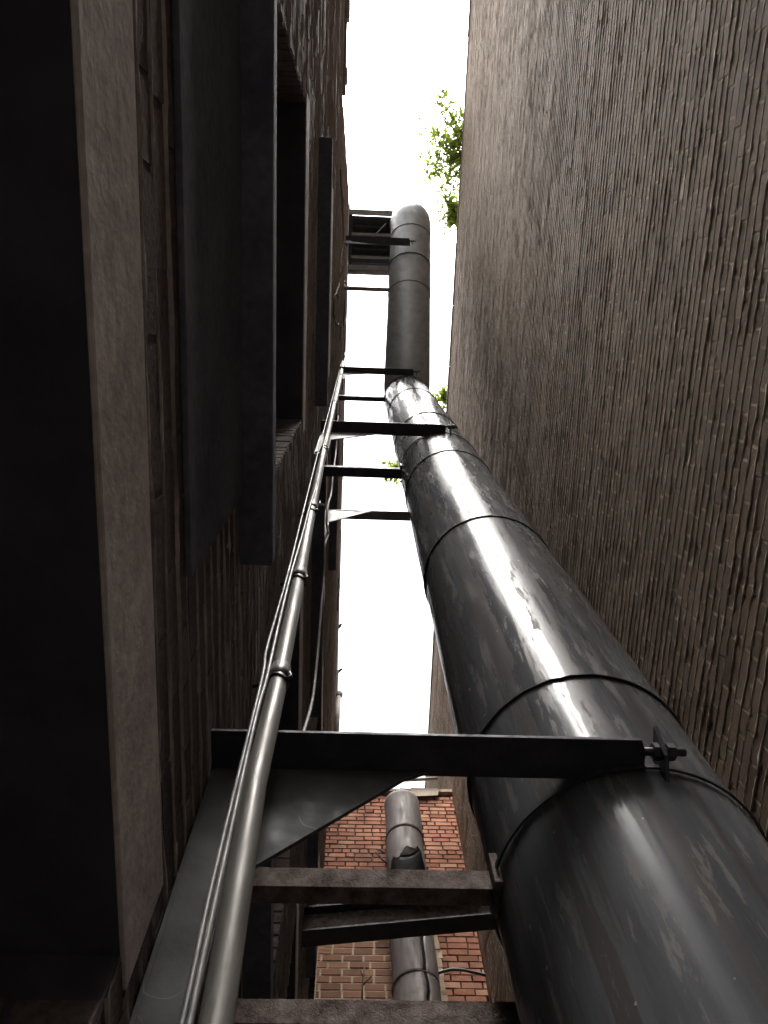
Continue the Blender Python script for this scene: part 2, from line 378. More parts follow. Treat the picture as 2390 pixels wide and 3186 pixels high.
# ---- building with the plain weathered side wall (across from the duct)
rb = thing('brick_building', 'tall windowless brown brick wall with oozing pale mortar beside the duct', 'building', (B, 0, -1.5))
m = MB()
m.quad((B + 0.0012, -14, -1.5), (B + 0.0012, 12, -1.5), (B + 0.0012, 12, ZR), (B + 0.0012, -14, ZR))
m.box(B + 0.03, B + 7, -14, 12, -1.5, ZR - 0.25)
m.build('wall', M['mortar_r'], rb)
m = MB()
for i in range(26):
    y = -14 + i; m.box(B - 0.018 + random.uniform(-.006, .006), B + 0.36, y + .004, y + .996, ZR, ZR + 0.06 + random.uniform(-.004, .004), 0.003)
m.build('coping', M['coping'], rb)
m = MB(); m.quad((B + 0.36, -14, ZR - 0.2), (B + 7, -14, ZR - 0.2), (B + 7, 12, ZR - 0.2), (B + 0.36, 12, ZR - 0.2)); m.build('roof', M['roofing'], rb)
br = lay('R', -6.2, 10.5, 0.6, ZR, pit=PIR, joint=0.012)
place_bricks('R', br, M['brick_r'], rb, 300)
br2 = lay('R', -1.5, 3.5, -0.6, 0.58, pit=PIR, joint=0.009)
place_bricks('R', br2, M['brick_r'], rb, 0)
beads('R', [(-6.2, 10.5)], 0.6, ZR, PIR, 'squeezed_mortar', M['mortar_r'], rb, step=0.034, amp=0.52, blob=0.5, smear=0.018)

# ---- building with windows, sills and lintels (the side the duct is fixed to)
lb = thing('brick_building', 'sooty dark brick building with window sills and lintels on the conduit side', 'building', (A, 0, -1.5))
cols = [(-0.85, 0.57), (1.29, 2.67), (3.43, 4.81), (5.57, 6.95)]
SILL, HEAD = [1.93, 5.01, 8.09], [3.95, 7.03, 10.11]
STOREYS = [2, 2, 2, 2]; STOREYS[1] = 3
holes = []
for ci, (a, b) in enumerate(cols):
    holes.append((a, b + (0.24 if ci == 0 else 0), -1.5, 0.855))
    for s_, h_ in list(zip(SILL, HEAD))[:STOREYS[ci]]: holes.append((a, b, s_, h_))
def topL(y):
    if y > -1.55: return ZL
    if y > -2.0: return 11.0 + (ZL - 11.0) * (math.cos((y + 1.55) / 0.45 * math.pi) * 0.5 + 0.5)
    return 9.3
lint = []                                      # lintels break the brickwork too
for ci, (a, b) in enumerate(cols):
    lint.append((a - 0.2, b + 0.30, 0.855, 1.06))
    for h_ in HEAD[:STOREYS[ci]]: lint.append((a - 0.05, b + 0.07, h_, h_ + 0.2))
# wall core: tiles between the openings, and the reveals
ys = sorted(set([-12, -2.0, -1.55, 11.5] + [v for h in holes for v in h[:2]])); zs = sorted(set([-1.5, 9.3, ZL] + [v for h in holes for v in h[2:]]))
m = MB(); xw = A - 0.002
for i in range(len(ys) - 1):
    for j in range(len(zs) - 1):
        ym, zm = (ys[i] + ys[i + 1]) / 2, (zs[j] + zs[j + 1]) / 2
        if any(h[0] < ym < h[1] and h[2] < zm < h[3] for h in holes): continue
        if ym < -1.55 and zm > 9.3: continue
        m.quad((xw, ys[i], zs[j]), (xw, ys[i + 1], zs[j]), (xw, ys[i + 1], zs[j + 1]), (xw, ys[i], zs[j + 1]))
prev = None
for k in range(10):                            # the stepped-down shoulder of the parapet
    y0, y1 = -2.0 + 0.045 * k, -2.0 + 0.045 * (k + 1)
    m.quad((xw, y0, 9.3), (xw, y1, 9.3), (xw, y1, topL(y1 + 1e-6)), (xw, y0, topL(y0 + 1e-6)))
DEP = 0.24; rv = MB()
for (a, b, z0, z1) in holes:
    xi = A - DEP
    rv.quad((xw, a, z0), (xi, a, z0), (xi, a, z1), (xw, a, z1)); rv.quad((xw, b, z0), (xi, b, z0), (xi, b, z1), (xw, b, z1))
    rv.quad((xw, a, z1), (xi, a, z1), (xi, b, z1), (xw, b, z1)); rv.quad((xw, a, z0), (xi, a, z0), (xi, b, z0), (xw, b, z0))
m.build('wall', M['mortar_lb'], lb); tag(rv.build('reveal', M['shutter'], lb), kind='stuff')  # near-black reveals put the shade of the openings into the colour
m = MB(); m.box(A - 6, A - 0.30, -2.0, 11.5, -1.5, ZL - 0.3); m.box(A - 6, A - 0.30, -12, -2.0, -1.5, 9.0); m.build('back_wall', M['roofing'], lb)
m = MB()
for i in range(14):
    y = -1.55 + i * 0.93; m.box(A - 0.3, A + 0.012 + random.uniform(-.012, .012), y + .003, y + .927, ZL, ZL + 0.07, 0.004)
m.build('coping', M['coping'], lb)
m = MB()
for i in range(11):
    y = -12 + i * 0.9; m.box(A - 0.3, A + 0.02 + random.uniform(-.012, .012), y + .003, y + .897, 9.3, 9.37, 0.004)
m.build('lower_coping', M['coping'], lb)
allh = holes + lint
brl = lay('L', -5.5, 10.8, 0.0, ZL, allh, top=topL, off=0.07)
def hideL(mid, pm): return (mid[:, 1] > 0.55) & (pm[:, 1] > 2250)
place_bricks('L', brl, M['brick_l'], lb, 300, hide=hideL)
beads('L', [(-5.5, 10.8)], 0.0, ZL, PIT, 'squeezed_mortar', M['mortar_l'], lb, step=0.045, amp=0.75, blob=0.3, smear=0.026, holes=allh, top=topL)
ap = MB(); ap.box(A + 0.0015, A + 0.012, -1.30, 0.45, 1.27, 1.858, 0.001); ap.build('apron_panel', M['sill'], lb, 0.002)  # added dark sheet on the wall in place of shade below the sill
# brick jambs of the openings
V_, F_ = [], []; base = 0
for (a, b, z0, z1) in holes:
    for (yy, sg) in ((a, 1), (b, -1)):
        nc = int((z1 - z0) / PIT)
        for c in range(nc):
            for (xa, xb) in (((A - 0.10, A - 0.003), (A - DEP, A - 0.112)) if c % 2 else ((A - 0.2, A - 0.003), (A - DEP, A - 0.212))):
                o = random.gauss(0.006, 0.001); zz0, zz1 = z0 + c * PIT + .006, z0 + (c + 1) * PIT - .006
                p = [(xa, yy - sg * 0.01, zz0), (xb, yy - sg * 0.01, zz0), (xb, yy + sg * o, zz0), (xa, yy + sg * o, zz0)]
                V_ += p + [(q[0], q[1], zz1) for q in p]
                F_ += [tuple(base + i for i in f) for f in ((0, 3, 2, 1), (4, 5, 6, 7), (0, 1, 5, 4), (1, 2, 6, 5), (2, 3, 7, 6), (3, 0, 4, 7))]; base += 8
tag(link('jamb_brickwork', mesh_np('jamb_brickwork', V_, F_), M['brick_l'], lb), kind='stuff')
for ci, (a, b) in enumerate(cols):
    m = MB(); m.box(A - 0.03, A + 0.004, a - 0.2, b + 0.30, 0.857, 1.06, 0.002); m.build('lintel', M['stone'], lb, 0.004)
    for h_ in HEAD[:STOREYS[ci]]:
        m = MB(); m.box(A - 0.02, A + 0.003, a - 0.05, b + 0.07, h_ + 0.002, h_ + 0.2, 0.002); m.build('lintel', M['stone'], lb, 0.004)
    for s_ in SILL[:STOREYS[ci]]:
        m = MB(); m.box(A - 0.24, A + 0.08, a - 0.04, b + 0.055, s_ - 0.07, s_, 0.002); m.build('sill', M['sill'], lb, 0.005)
    for (z0, z1) in [(-1.5, 0.855)] + list(zip(SILL, HEAD))[:STOREYS[ci]]:
        for hlf in (0, 1):
            ya = a + hlf * (b - a) / 2 + 0.006; yb = a + (hlf + 1) * (b - a) / 2 - 0.006
            sh = MB(); xs = A - DEP + 0.012
            sh.box(xs, xs + 0.02, ya, yb, z0 + 0.01, z1 - 0.01)
            o = sh.build('shutter', M['shutter'], lb)
            rl = MB()
            for k in range(4):
                zc = z0 + 0.06 + (z1 - z0 - 0.12) * k / 3; rl.box(xs + 0.02, xs + 0.032, ya + 0.01, yb - 0.01, zc - 0.03, zc + 0.03)
            rl.build('rail', M['shutter'], o)
# timber ends at the lower roof edge
for (x0, y0, x1, y1, zz) in ((1072, 208, 1082, 254, 9.42), (1071, -30, 1089, 55, 9.42)):
    p, q = onZ(x0, y0, zz), onZ(x1, y1, zz)
    m = MB(); m.box(A - 0.2, q[0], p[1], q[1], zz, zz + 0.16, 0.004); m.build('rafter_end', M['coping'], lb)

# ---- low brick wall closing the alley
bb = thing('brick_building', 'orange red brick wall closing the far end of the alley', 'building', (0.6, YB, -1.5))
ZBT = 10.2
PB = 0.0835
m = MB(); yb_ = YB + 0.022; zmid = 8.12
m.quad((A, yb_, zmid), (B, yb_, zmid), (B, yb_, ZBT), (A, yb_, ZBT)); m.quad((0.98, yb_, -1.5), (B, yb_, -1.5), (B, yb_, zmid), (0.98, yb_, zmid))
m.box(A, B, YB + 0.04, YB + 0.6, -1.5, ZBT - 0.02); m.build('wall', M['mortar_dk'], bb)
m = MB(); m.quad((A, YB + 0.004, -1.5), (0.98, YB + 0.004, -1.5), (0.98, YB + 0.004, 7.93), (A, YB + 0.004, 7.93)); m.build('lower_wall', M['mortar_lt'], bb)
m = MB(); m.prism([(-0.02, YB + .01, 7.93), (0.97, YB + .01, 7.93), (0.98, YB + .01, 8.10), (0.4, YB + .01, 8.13), (-0.03, YB + .01, 8.10)], (0, -0.02, 0)); m.build('plaster_band', M['plaster'], bb)
m = MB()
for k in range(16):
    z = 6.0 + k * 0.118; m.box(0.955 + random.uniform(-.01, .02), 1.045 + random.uniform(-.02, .03), YB - 0.012, YB + 0.01, z, z + 0.116, 0.008)
m.build('mortar_patch', M['mortar_lt'], bb)
u = lay('B', A, B, zmid + 0.01, ZBT, pit=PB, bl=0.225, joint=0.020, jit=0.003, headers=5)
hb = lambda mid, pm: ((mid[:, 0] > .46) & (mid[:, 0] < 0.95)) | (pm[:, 1] < 2430)
n1 = place_bricks('B', u, M['brick_b'], bb, 170, hide=hb)
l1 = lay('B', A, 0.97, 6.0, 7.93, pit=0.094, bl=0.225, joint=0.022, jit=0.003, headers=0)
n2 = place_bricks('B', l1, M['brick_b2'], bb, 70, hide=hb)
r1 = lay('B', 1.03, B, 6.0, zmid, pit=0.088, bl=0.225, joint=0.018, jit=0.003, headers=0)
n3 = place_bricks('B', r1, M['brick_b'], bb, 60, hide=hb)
m = MB()
for k in range(7): m.box(A + 0.005 + k * .253, A + .25 + k * .253, YB - 0.03 + random.uniform(-.01, .01), YB + 0.3, ZBT + .002, ZBT + 0.05 + random.uniform(0, .02), 0.006)
m.build('coping', M['mortar_lt'], bb)

# ------------------------------------------------------------------ the big duct
DX, DY, DR, ZE = 0.608, 1.19, 0.295, 10.62
ML, SEG = (0.03, -1.0, 1.0), 112
dv = Vector((0.035, -1, 1)).normalized()
duct = thing('ventilation_duct', 'thick dark painted round duct climbing the alley between the walls', 'duct', (DX, DY, -1.5))
def ring_v(z, r):     # ring of the vertical run
    return [Vector((DX + r * math.cos(2 * math.pi * k / SEG), DY + r * math.sin(2 * math.pi * k / SEG), z)) for k in range(SEG)]
E0 = Vector((DX, DY, ZE))
def ring_s(t, r, mitre=False):
    r = r + 0.010
    bx = Vector((1, 0, 0)); bx = (bx - dv * bx.dot(dv)).normalized(); by = bx.cross(dv) * -1
    by = dv.cross(bx)
    out = []
    for k in range(SEG):
        an = 2 * math.pi * k / SEG; p = E0 + dv * t + bx * (r * math.cos(an)) + by * (r * math.sin(an))
        out.append(p)
    return out
def ring_m(r):        # mitre between the two runs
    nrm = (Vector((0, 0, 1)) + dv).normalized(); out = []
    for k in range(SEG):
        an = 2 * math.pi * k / SEG; p = Vector((r * math.cos(an), r * math.sin(an), 0)); t = -p.dot(nrm) / nrm.z
        out.append(E0 + p + Vector((0, 0, t)))
    return out
def skin(rings, name, mat, parent, close=True):
    V = np.array([[tuple(p) for p in r] for r in rings]).reshape(-1, 3); n = len(rings)
    i = (np.arange(n - 1)[:, None] * SEG + np.arange(SEG)[None]); j = (np.arange(n - 1)[:, None] * SEG + (np.arange(SEG)[None] + 1) % SEG)
    F = np.stack([i, j, j + SEG, i + SEG], -1).reshape(-1, 4)
    return link(name, mesh_np(name, V, F, True), mat, parent)
def dent(rings, amp):
    ph = [random.uniform(0, 6.28) for _ in range(6)]
    for i, r in enumerate(rings):
        c = sum(r, Vector()) / SEG
        for k in range(SEG):
            a = 2 * math.pi * k / SEG
            d = amp * (math.sin(3 * a + ph[0] + 1.3 * i * .3) * .4 + math.sin(5 * a + ph[1] - i * .35) * .3 + math.sin(2 * a + i * .5 + ph[2]) * .5)
            r[k] = r[k] + (r[k] - c).normalized() * d
    return rings
seams = [-1.5, 0.12, 1.87, 3.45, 5.1, 6.95, 8.95]
for a, b in zip(seams, seams[1:] + [None]):
    if b is None:
        rg = [ring_v(a + (ZE - 0.2 - a) * i / 6, DR - 0.0015 * i / 6) for i in range(7)]; rg = dent(rg, 0.0012); rg.append(ring_m(DR - 0.0015))
    else:
        rg = dent([ring_v(a + (b + 0.02 - a) * i / 8, DR - 0.004 * i / 8) for i in range(9)], 0.0014)
    sec = skin(rg, 'duct_section', M['duct'], duct)
    if a > 0:
        sm = MB(); pts = [(DX + (DR + 0.0005) * math.cos(2 * math.pi * k / 72), DY + (DR + 0.0005) * math.sin(2 * math.pi * k / 72), a + random.gauss(0, 0.0012)) for k in range(73)]
        sm.tube(pts, [0.0022 + 0.0010 * random.random() for _ in range(73)], 6, False); sm.build('seam', M['seam'], duct)
ts = [0.0, 1.30 * 1.414, 2.12 * 1.414, 2.32 * 1.414]
for i, (a, b) in enumerate(zip(ts, ts[1:])):
    rg = [ring_s(a + (b - a) * k / 6, DR - 0.004 * k / 6) for k in range(7)]
    if i == 0: rg = [ring_m(DR - 0.0015)] + [ring_s(0.2 + (b - 0.2) * k / 6, DR - 0.003 * k / 6) for k in range(7)]
    skin(dent(rg, 0.0008) if i else rg, 'duct_section', M['duct_top'], duct)
    rr = ring_m(DR) if i == 0 else ring_s(a, DR - 0.001)
    pts = [tuple(rr[k % SEG]) for k in range(0, SEG + 1, 2)]
    sm = MB(); sm.tube(pts, 0.005, 6, False); sm.build('seam', M['seam'], duct)
# top elbow turning up through the platform
e1 = E0 + dv * ts[-1]
bxr = ring_s(ts[-1], DR - 0.004); rg = [bxr]
for k in range(1, 6):
    q = k / 5; off = Vector((0, -0.10 * math.sin(q * 1.57), 0.12 * q + 0.2 * q * q)); rot = Matrix.Rotation(-q * math.radians(45), 3, 'X')
    rg.append([e1 + off + rot @ (p - e1) for p in bxr])
rg.append([p + Vector((0, 0, 0.5)) for p in rg[-1]])
skin(rg, 'elbow', M['duct_top'], duct)

# ------------------------------------------------------------------ brackets that carry the duct
def hexnut(m, c, axis, r, l):
    axis = Vector(axis); a = Vector((0, 0, 1)) if abs(axis.z) < .5 else Vector((1, 0, 0)); b = axis.cross(a)
    pts = [tuple(Vector(c) + (a * math.cos(i * math.pi / 3) + b * math.sin(i * math.pi / 3)) * r) for i in range(6)]
    m.prism(pts, tuple(axis * l))
def bracket(z, label, front=True, plate='gusset', y0=0.835, x1=0.60, gx=0.13, leg=0.85, arm_mat='steel', w=0.092, near=False):
    """wall leg, arm and corner plate; front ones pass before the duct, rear ones behind it"""
    t = thing('wall_bracket', label, 'bracket', (A, y0, z), 'steel brackets along the duct')
    s = 1 if front else -1; ya, yb = (y0, y0 + w)
    yg = yb - 0.008 if front else ya + 0.008          # plane of corner plate and leg
    m = MB(); m.box(A + 0.004, x1, ya, yb, z, z + 0.009, 0.0008)
    yf = (ya + 0.009) if near else yb
    m.box(A + 0.004, x1 - 0.035, yf - 0.009, yf, z + 0.009, z + 0.085)
    m.prism([(x1, ya, z + .0005), (x1 + 0.012, ya + w * .3, z + .0005), (x1 + 0.012, yb, z + .0005), (x1, yb, z + .0005)], (0, 0, 0.008))
    m.build('arm', M[arm_mat], t, 0.0012)
    m = MB(); yq = yg - 0.004
    m.prism([(A + 0.085, yq, z - 0.001), (gx + 0.03, yq, z - 0.001), (gx - 0.02, yq, z - 0.028), (A + 0.085, yq, z - 0.335)], (0, 0.008, 0)); m.build('gusset_plate', M[plate], t, 0.001)
    m = MB(); m.box(A + 0.012, A + 0.088, yg - 0.0035, yg + 0.0045, z - leg, z - 0.001, 0.0006)
    m.box(A + 0.004, A + 0.012, min(yg, yg + s * 0.075), max(yg, yg + s * 0.075), z - leg, z - 0.001); m.build('leg', M[plate], t, 0.001)
    for zz in (z - 0.22, z - leg + 0.12):
        m = MB(); hexnut(m, (A + 0.012, yg + s * 0.045, zz), (1, 0, 0), 0.014, 0.014); m.tube([(A + .02, yg + s * .045, zz), (A + .045, yg + s * .045, zz)], 0.0065, 8); m.build('anchor_bolt', M['steel'], t)
    return t
def lug_bolt(t, z, y, x):
    m = MB(); m.prism([(x + 0.03, y - 0.045, z + 0.06), (x + 0.03, y + 0.04, z + 0.04), (x + 0.03, y + 0.04, z - 0.045), (x + 0.03, y - 0.02, z - 0.012)], (0.009, 0, 0)); m.build('clamp_lug', M['steel'], t, 0.001)
    m = MB(); m.tube([(x - 0.03, y - 0.01, z + 0.018), (x + 0.085, y - 0.01, z + 0.018)], 0.0085, 10)
    hexnut(m, (x + 0.046, y - .01, z + .018), (1, 0, 0), 0.018, 0.016); hexnut(m, (x + 0.018, y - .01, z + .018), (1, 0, 0), 0.018, 0.015); m.build('bolt', M['steel'], t)
def tie(z, label, y=1.165, mat='rust', h=0.057, x1=DX - DR + 0.012, d=0.03):
    t = thing('tie_bar', label, 'tie bar', (A, y, z), 'tie bars between wall and duct')
    m = MB()
    n = 24; xs = [A + 0.004 + (x1 - A - 0.004) * i / n for i in range(n + 1)]
    for (zz, tk) in ((z - 0.04, h),):
        for i in range(n): pass
    m.box(A + 0.004, x1, y, y + 0.007, z - 0.035, z + h - 0.035, 0.0006); m.box(A + 0.004, x1, y + 0.007, y + d + 0.012, z - 0.035, z - 0.028, 0.0006)
    m.build('bar', M[mat], t, 0.001)
    m = MB(); m.box(x1 - 0.02, x1 - 0.002, y - 0.03, y + 0.06, z - 0.05, z + 0.04); m.build('end_plate', M[mat], t, 0.001)
    return t
def clamp(z, label):
    t = thing('duct_clamp', label, 'clamp', (DX, DY, z), 'clamp bands round the duct')
    V, F = [], []; n = 96
    for k in range(n):
        a = 2 * math.pi * k / n
        for (r, zz) in ((DR + .0005, z - .006), (DR + 0.006, z - 0.006), (DR + 0.006, z + 0.006), (DR + .0005, z + .006)): V.append((DX + r * math.cos(a), DY + r * math.sin(a), zz))
    for k in range(n):
        q = (k + 1) % n
        for j in range(4): F.append((k * 4 + j, q * 4 + j, q * 4 + (j + 1) % 4, k * 4 + (j + 1) % 4))
    link('band', mesh_np('band', V, F), M['steel'], t); return t

z1, z2, z3 = 1.45, 5.8, 10.4
t = bracket(z1, 'lowest black steel bracket arm crossing low before the wide duct', x1=0.59); lug_bolt(t, z1 - 0.01, 0.875, 0.60)
tie(z1, 'lowest flaking rusty tie bar running from wall to duct just behind the big bracket')
t = bracket(z1 + .0, 'rusty bracket arm behind the duct, lowest beam at the bottom edge', front=False, y0=1.505, gx=0.05, leg=0.5, arm_mat='rust'); 
m = MB(); m.box(A + .006, 0.60, 1.493, 1.5035, z1 - 0.055, z1 + 0.009, 0.001); m.build('apron', M['rust'], t, 0.001)
clamp(z1 - 0.005, 'dark clamp band round the duct at the lowest bracket')
t = bracket(z2, 'black bracket arm before the duct halfway up, clamp bolt at its tip', x1=0.615, plate='gusset_lt'); lug_bolt(t, z2 - 0.01, 0.86, 0.625)
tie(z2, 'dark tie bar between the two middle bracket arms', mat='steel', d=0.06)
bracket(z2, 'pale grey gusseted bracket behind the duct halfway up', front=False, y0=1.495, gx=0.09, arm_mat='gusset_lt', leg=0.85, w=0.07, plate='gusset_lt')
clamp(z2 + 0.02, 'dark clamp band round the duct at the halfway bracket')
t = bracket(z3, 'black bracket arm before the duct just under its bend', x1=0.66, y0=0.80, w=0.085); lug_bolt(t, z3 - 0.01, 0.84, 0.67)
tie(z3, 'thin tie bar from wall to duct just under its bend', mat='steel', d=0.05)
bracket(z3, 'bracket arm behind the duct just under its bend', front=False, y0=1.495, gx=0.09)
clamp(z3 + 0.02, 'dark clamp band round the duct just under its bend')
z4 = 12.1
t = bracket(z4, 'topmost black bracket arm under the leaning end of the duct', y0=-0.905, x1=0.63, w=0.105, leg=0.5, near=True); lug_bolt(t, z4, -0.86, 0.64)
bracket(z4, 'topmost grey bracket with triangular plate below the roof platform', front=False, y0=-0.215, x1=0.36, gx=0.09, arm_mat='gusset_lt', leg=0.5, w=0.06, plate='gusset_lt')
tc = thing('duct_clamp', 'clamp band round the leaning top run of the duct', 'clamp', tuple(E0 + dv * 2.39), 'clamp bands round the duct')
rr = [ring_s(2.39 + dt, DR + dr_) for dt, dr_ in ((-.008, 0), (-.008, .007), (.008, .007), (.008, 0))]
skin(rr, 'band', M['steel'], tc)

# ------------------------------------------------------------------ conduit and cables on the window wall
cpts = [(-0.118, 0.715, -1.45), (-0.122, 0.715, 0.2), (-0.128, 0.72, 0.67), (-0.144, 0.725, 1.1), (-0.145, 0.735, 1.42), (-0.149, 0.75, 1.58), (-0.158, 0.77, 2.1), (-0.173, 0.79, 2.85), (-0.190, 0.81, 4.1), (-0.205, 0.82, 5.85), (-0.215, 0.83, 7.5), (-0.24, 0.84, 10.5), (-0.262, 0.84, 13.9)]
ct = thing('conduit', 'slim galvanised conduit pipe strapped up the window wall', 'conduit', cpts[0])
m = MB(); m.tube(cpts, 0.0185, 20); m.build('pipe', M['conduit'], ct)
def at_z(z):
    for p, q in zip(cpts, cpts[1:]):
        if p[2] <= z <= q[2]:
            k = (z - p[2]) / (q[2] - p[2]); return tuple(p[i] + (q[i] - p[i]) * k for i in range(3))
    return cpts[-1]
for zz in (1.52, 2.22, 3.1, 4.55, 6.8, 9.5):
    p = at_z(zz); m = MB(); m.tube([(p[0], p[1], zz - 0.03), (p[0], p[1], zz + 0.03)], 0.0212, 20); m.build('coupling', M['conduit'], ct)
for zz in (1.475, 2.16, 3.0, 4.45, 6.6):
    p = at_z(zz); m = MB()
    m.tube([(p[0] + 0.0205 * math.cos(a), p[1] + 0.0205 * math.sin(a), zz + 0.006 * math.sin(a * 2)) for a in [i * 2 * math.pi / 24 for i in range(25)]], 0.0032, 6)
    m.tube([(p[0] - 0.02, p[1], zz), (p[0] - 0.05, p[1] + 0.008, zz)], 0.0045, 6)
    m.tube([(p[0] + 0.018, p[1] - 0.015, zz - 0.01), (p[0] + 0.026, p[1] - 0.016, zz), (p[0] + 0.021, p[1] - 0.015, zz + 0.018)], 0.004, 6)
    m.build('strap', M['strap'], ct)
def cable(name, label, pts, r, mat):
    m = MB(); P = [Vector(p) for p in pts]; out = []
    for i in range(len(P) - 1):      # Catmull-Rom through the points
        p0, p1, p2, p3 = P[max(i - 1, 0)], P[i], P[i + 1], P[min(i + 2, len(P) - 1)]
        for k in range(6):
            u_ = k / 6; out.append(0.5 * ((2 * p1) + (p2 - p0) * u_ + (2 * p0 - 5 * p1 + 4 * p2 - p3) * u_ * u_ + (3 * p1 - p0 - 3 * p2 + p3) * u_ ** 3))
    out.append(P[-1]); m.tube(out, r, 8); return tag(m.build(name, M[mat]), label, 'cable')
def along(offs):
    return [(at_z(z)[0] + dx, at_z(z)[1] + dy, z) for z, dx, dy in offs]
cable('cable', 'thin grey cable hugging the wall side of the conduit', along([(-1.4, -.025, -.006), (.3, -.024, -.004), (.8, -.025, -.006), (1.3, -.024, -.008), (1.47, -.022, -.012), (1.75, -.024, -.012), (2.15, -.022, -.018), (2.6, -.012, -.022), (3.0, -.006, -.026), (3.6, .004, -.024), (4.45, -.004, -.024), (5.4, .003, -.022), (6.6, -.008, -.024), (9, -.012, -.02), (13.8, -.01, -.02)]), 0.0042, 'cable')
cable('cable', 'second thin cable a little off the conduit, nearer the windows', along([(-1.4, -.036, .004), (.4, -.034, 0), (.9, -.033, 0), (1.47, -.032, -.006), (1.65, -.040, 0), (1.9, -.038, 0), (2.15, -.032, -.012), (2.5, -.030, -.012), (3.0, -.028, -.016), (4.45, -.028, -.012), (6.6, -.028, -.012), (10, -.03, -.01), (13.8, -.03, 0)]), 0.0036, 'cable')
lc = [onX(x, y, -0.19) for (x, y) in ((1050, 1330), (1046, 1400), (1036, 1481), (1031, 1534), (1021, 1571), (1016, 1628), (1022, 1660), (1012, 1693), (1008, 1787), (1000, 1889), (987, 2051), (973, 2173), (949, 2263), (915, 2360))]
cable('cable', 'loose kinked pale cable sagging across the window wall', lc, 0.0075, 'cable_lt')
cable('cable', 'pale cable on the dark wall beside the orange end wall', [onX(x, y, -0.265) for (x, y) in ((990, 2500), (986, 2578), (978, 2640), (970, 2700), (955, 2760), (946, 2797), (944, 2830))], 0.008, 'cable')

# ------------------------------------------------------------------ beam between the buildings
t = thing('steel_beam', 'sloping dark steel beam bridging the two walls before the end wall', 'beam', (A, 4.05, 4.4))
def bz(x, z): return z + (x + 0.28) * 0.138
for nm, (ya, yb, za, zb) in (('bottom_flange', (3.99, 4.12, 4.43, 4.445)), ('web', (4.05, 4.065, 4.446, 4.64)), ('top_flange', (3.99, 4.12, 4.641, 4.656))):
    m = MB(); x0, x1 = A + 0.004, B - 0.01
    m.prism([(x0, ya, bz(x0, za)), (x1, ya, bz(x1, za)), (x1, ya, bz(x1, zb)), (x0, ya, bz(x0, zb))], (0, yb - ya, 0)); m.build(nm, M['rust' if nm == 'web' else 'steel'], t, 0.001)

# ------------------------------------------------------------------ broken downpipe on the end wall
dp = thing('downpipe', 'wide broken rusty downpipe with torn end and a long crack', 'downpipe', (0.71, 6.52, 6.0))
px, py, prr = 0.725, 6.52, 0.234
def pipe_piece(z0, z1, torn_bottom=False, crack=False, torn_top=False, name='pipe_section', rows=16, seg=72):
    V, F = [], []
    rb_ = [0.0] * seg; wob_ = [0.05 * math.sin((z0 + (z1 - z0) * i / rows) * 7.3) + 0.03 * math.sin((z0 + (z1 - z0) * i / rows) * 17 + 1) + random.uniform(-.012, .012) for i in range(rows + 1)]
    if torn_bottom:
        for k in range(seg):
            a = 2 * math.pi * k / seg - math.pi * 1.5   # 0 toward the camera
            a2 = (2 * math.pi * k / seg - 1.5 * math.pi + math.pi) % (2 * math.pi) - math.pi
            rb_[k] = 0.44 * math.exp(-(a2 / 1.1) ** 4) + (0.10 * math.sin(2.6 * a2 - 0.5) + 0.06 * math.sin(7.3 * a2 + 2) + random.uniform(-.03, .03))
    for i in range(rows + 1):
        q = i / rows
        for k in range(seg):
            an = 2 * math.pi * k / seg + (wob_[i] if crack else 0); zz = z0 + rb_[k] + (z1 - z0 - rb_[k]) * q
            V.append((px + prr * math.cos(an), py + prr * math.sin(an), zz))
    kc = seg * 3 // 4 + 2
    for i in range(rows):
        c0 = kc
        for k in range(seg):
            if crack and k == c0: continue
            F.append((i * seg + k, i * seg + (k + 1) % seg, (i + 1) * seg + (k + 1) % seg, (i + 1) * seg + k))
    V = np.array(V, float); V[:, 0] += 0.006 * np.sin(V[:, 2] * 5); 
    if crack:                                     # fold the slot edges so that the crack wanders
        V[:, 0] += 0
    o = link(name, mesh_np(name, V, F, True), M['downpipe'], dp); so_ = o.modifiers.new('wall', 'SOLIDIFY'); so_.thickness = 0.006; so_.offset = -1; o.data.materials.append(M['tar']); so_.material_offset = 1  # inner faces coloured black in place of shade inside the pipe
    return o
pipe_piece(7.90, 8.745, torn_bottom=True); pipe_piece(8.755, 9.52)
pipe_piece(5.6, 6.49, crack=True, rows=30, seg=44); pipe_piece(6.495, 7.7, crack=True, rows=40, seg=44)
for zz in (8.75, 6.492):
    m = MB(); m.tube([(px + (prr + .002) * math.cos(a), py + (prr + .002) * math.sin(a), zz) for a in [i * 2 * math.pi / 48 for i in range(49)]], 0.006, 6, False); m.build('band', M['rust'], dp)
m = MB(); m.tube([(px - prr + 0.02, py - .02, 8.30), (px - prr - 0.06, py - .06, 8.33), (px - prr - 0.13, py - .06, 8.46), (px - prr - 0.09, py - .05, 8.53), (px - prr - 0.04, py - .04, 8.48)], 0.012, 8); m.build('bent_hook', M['rust'], dp)

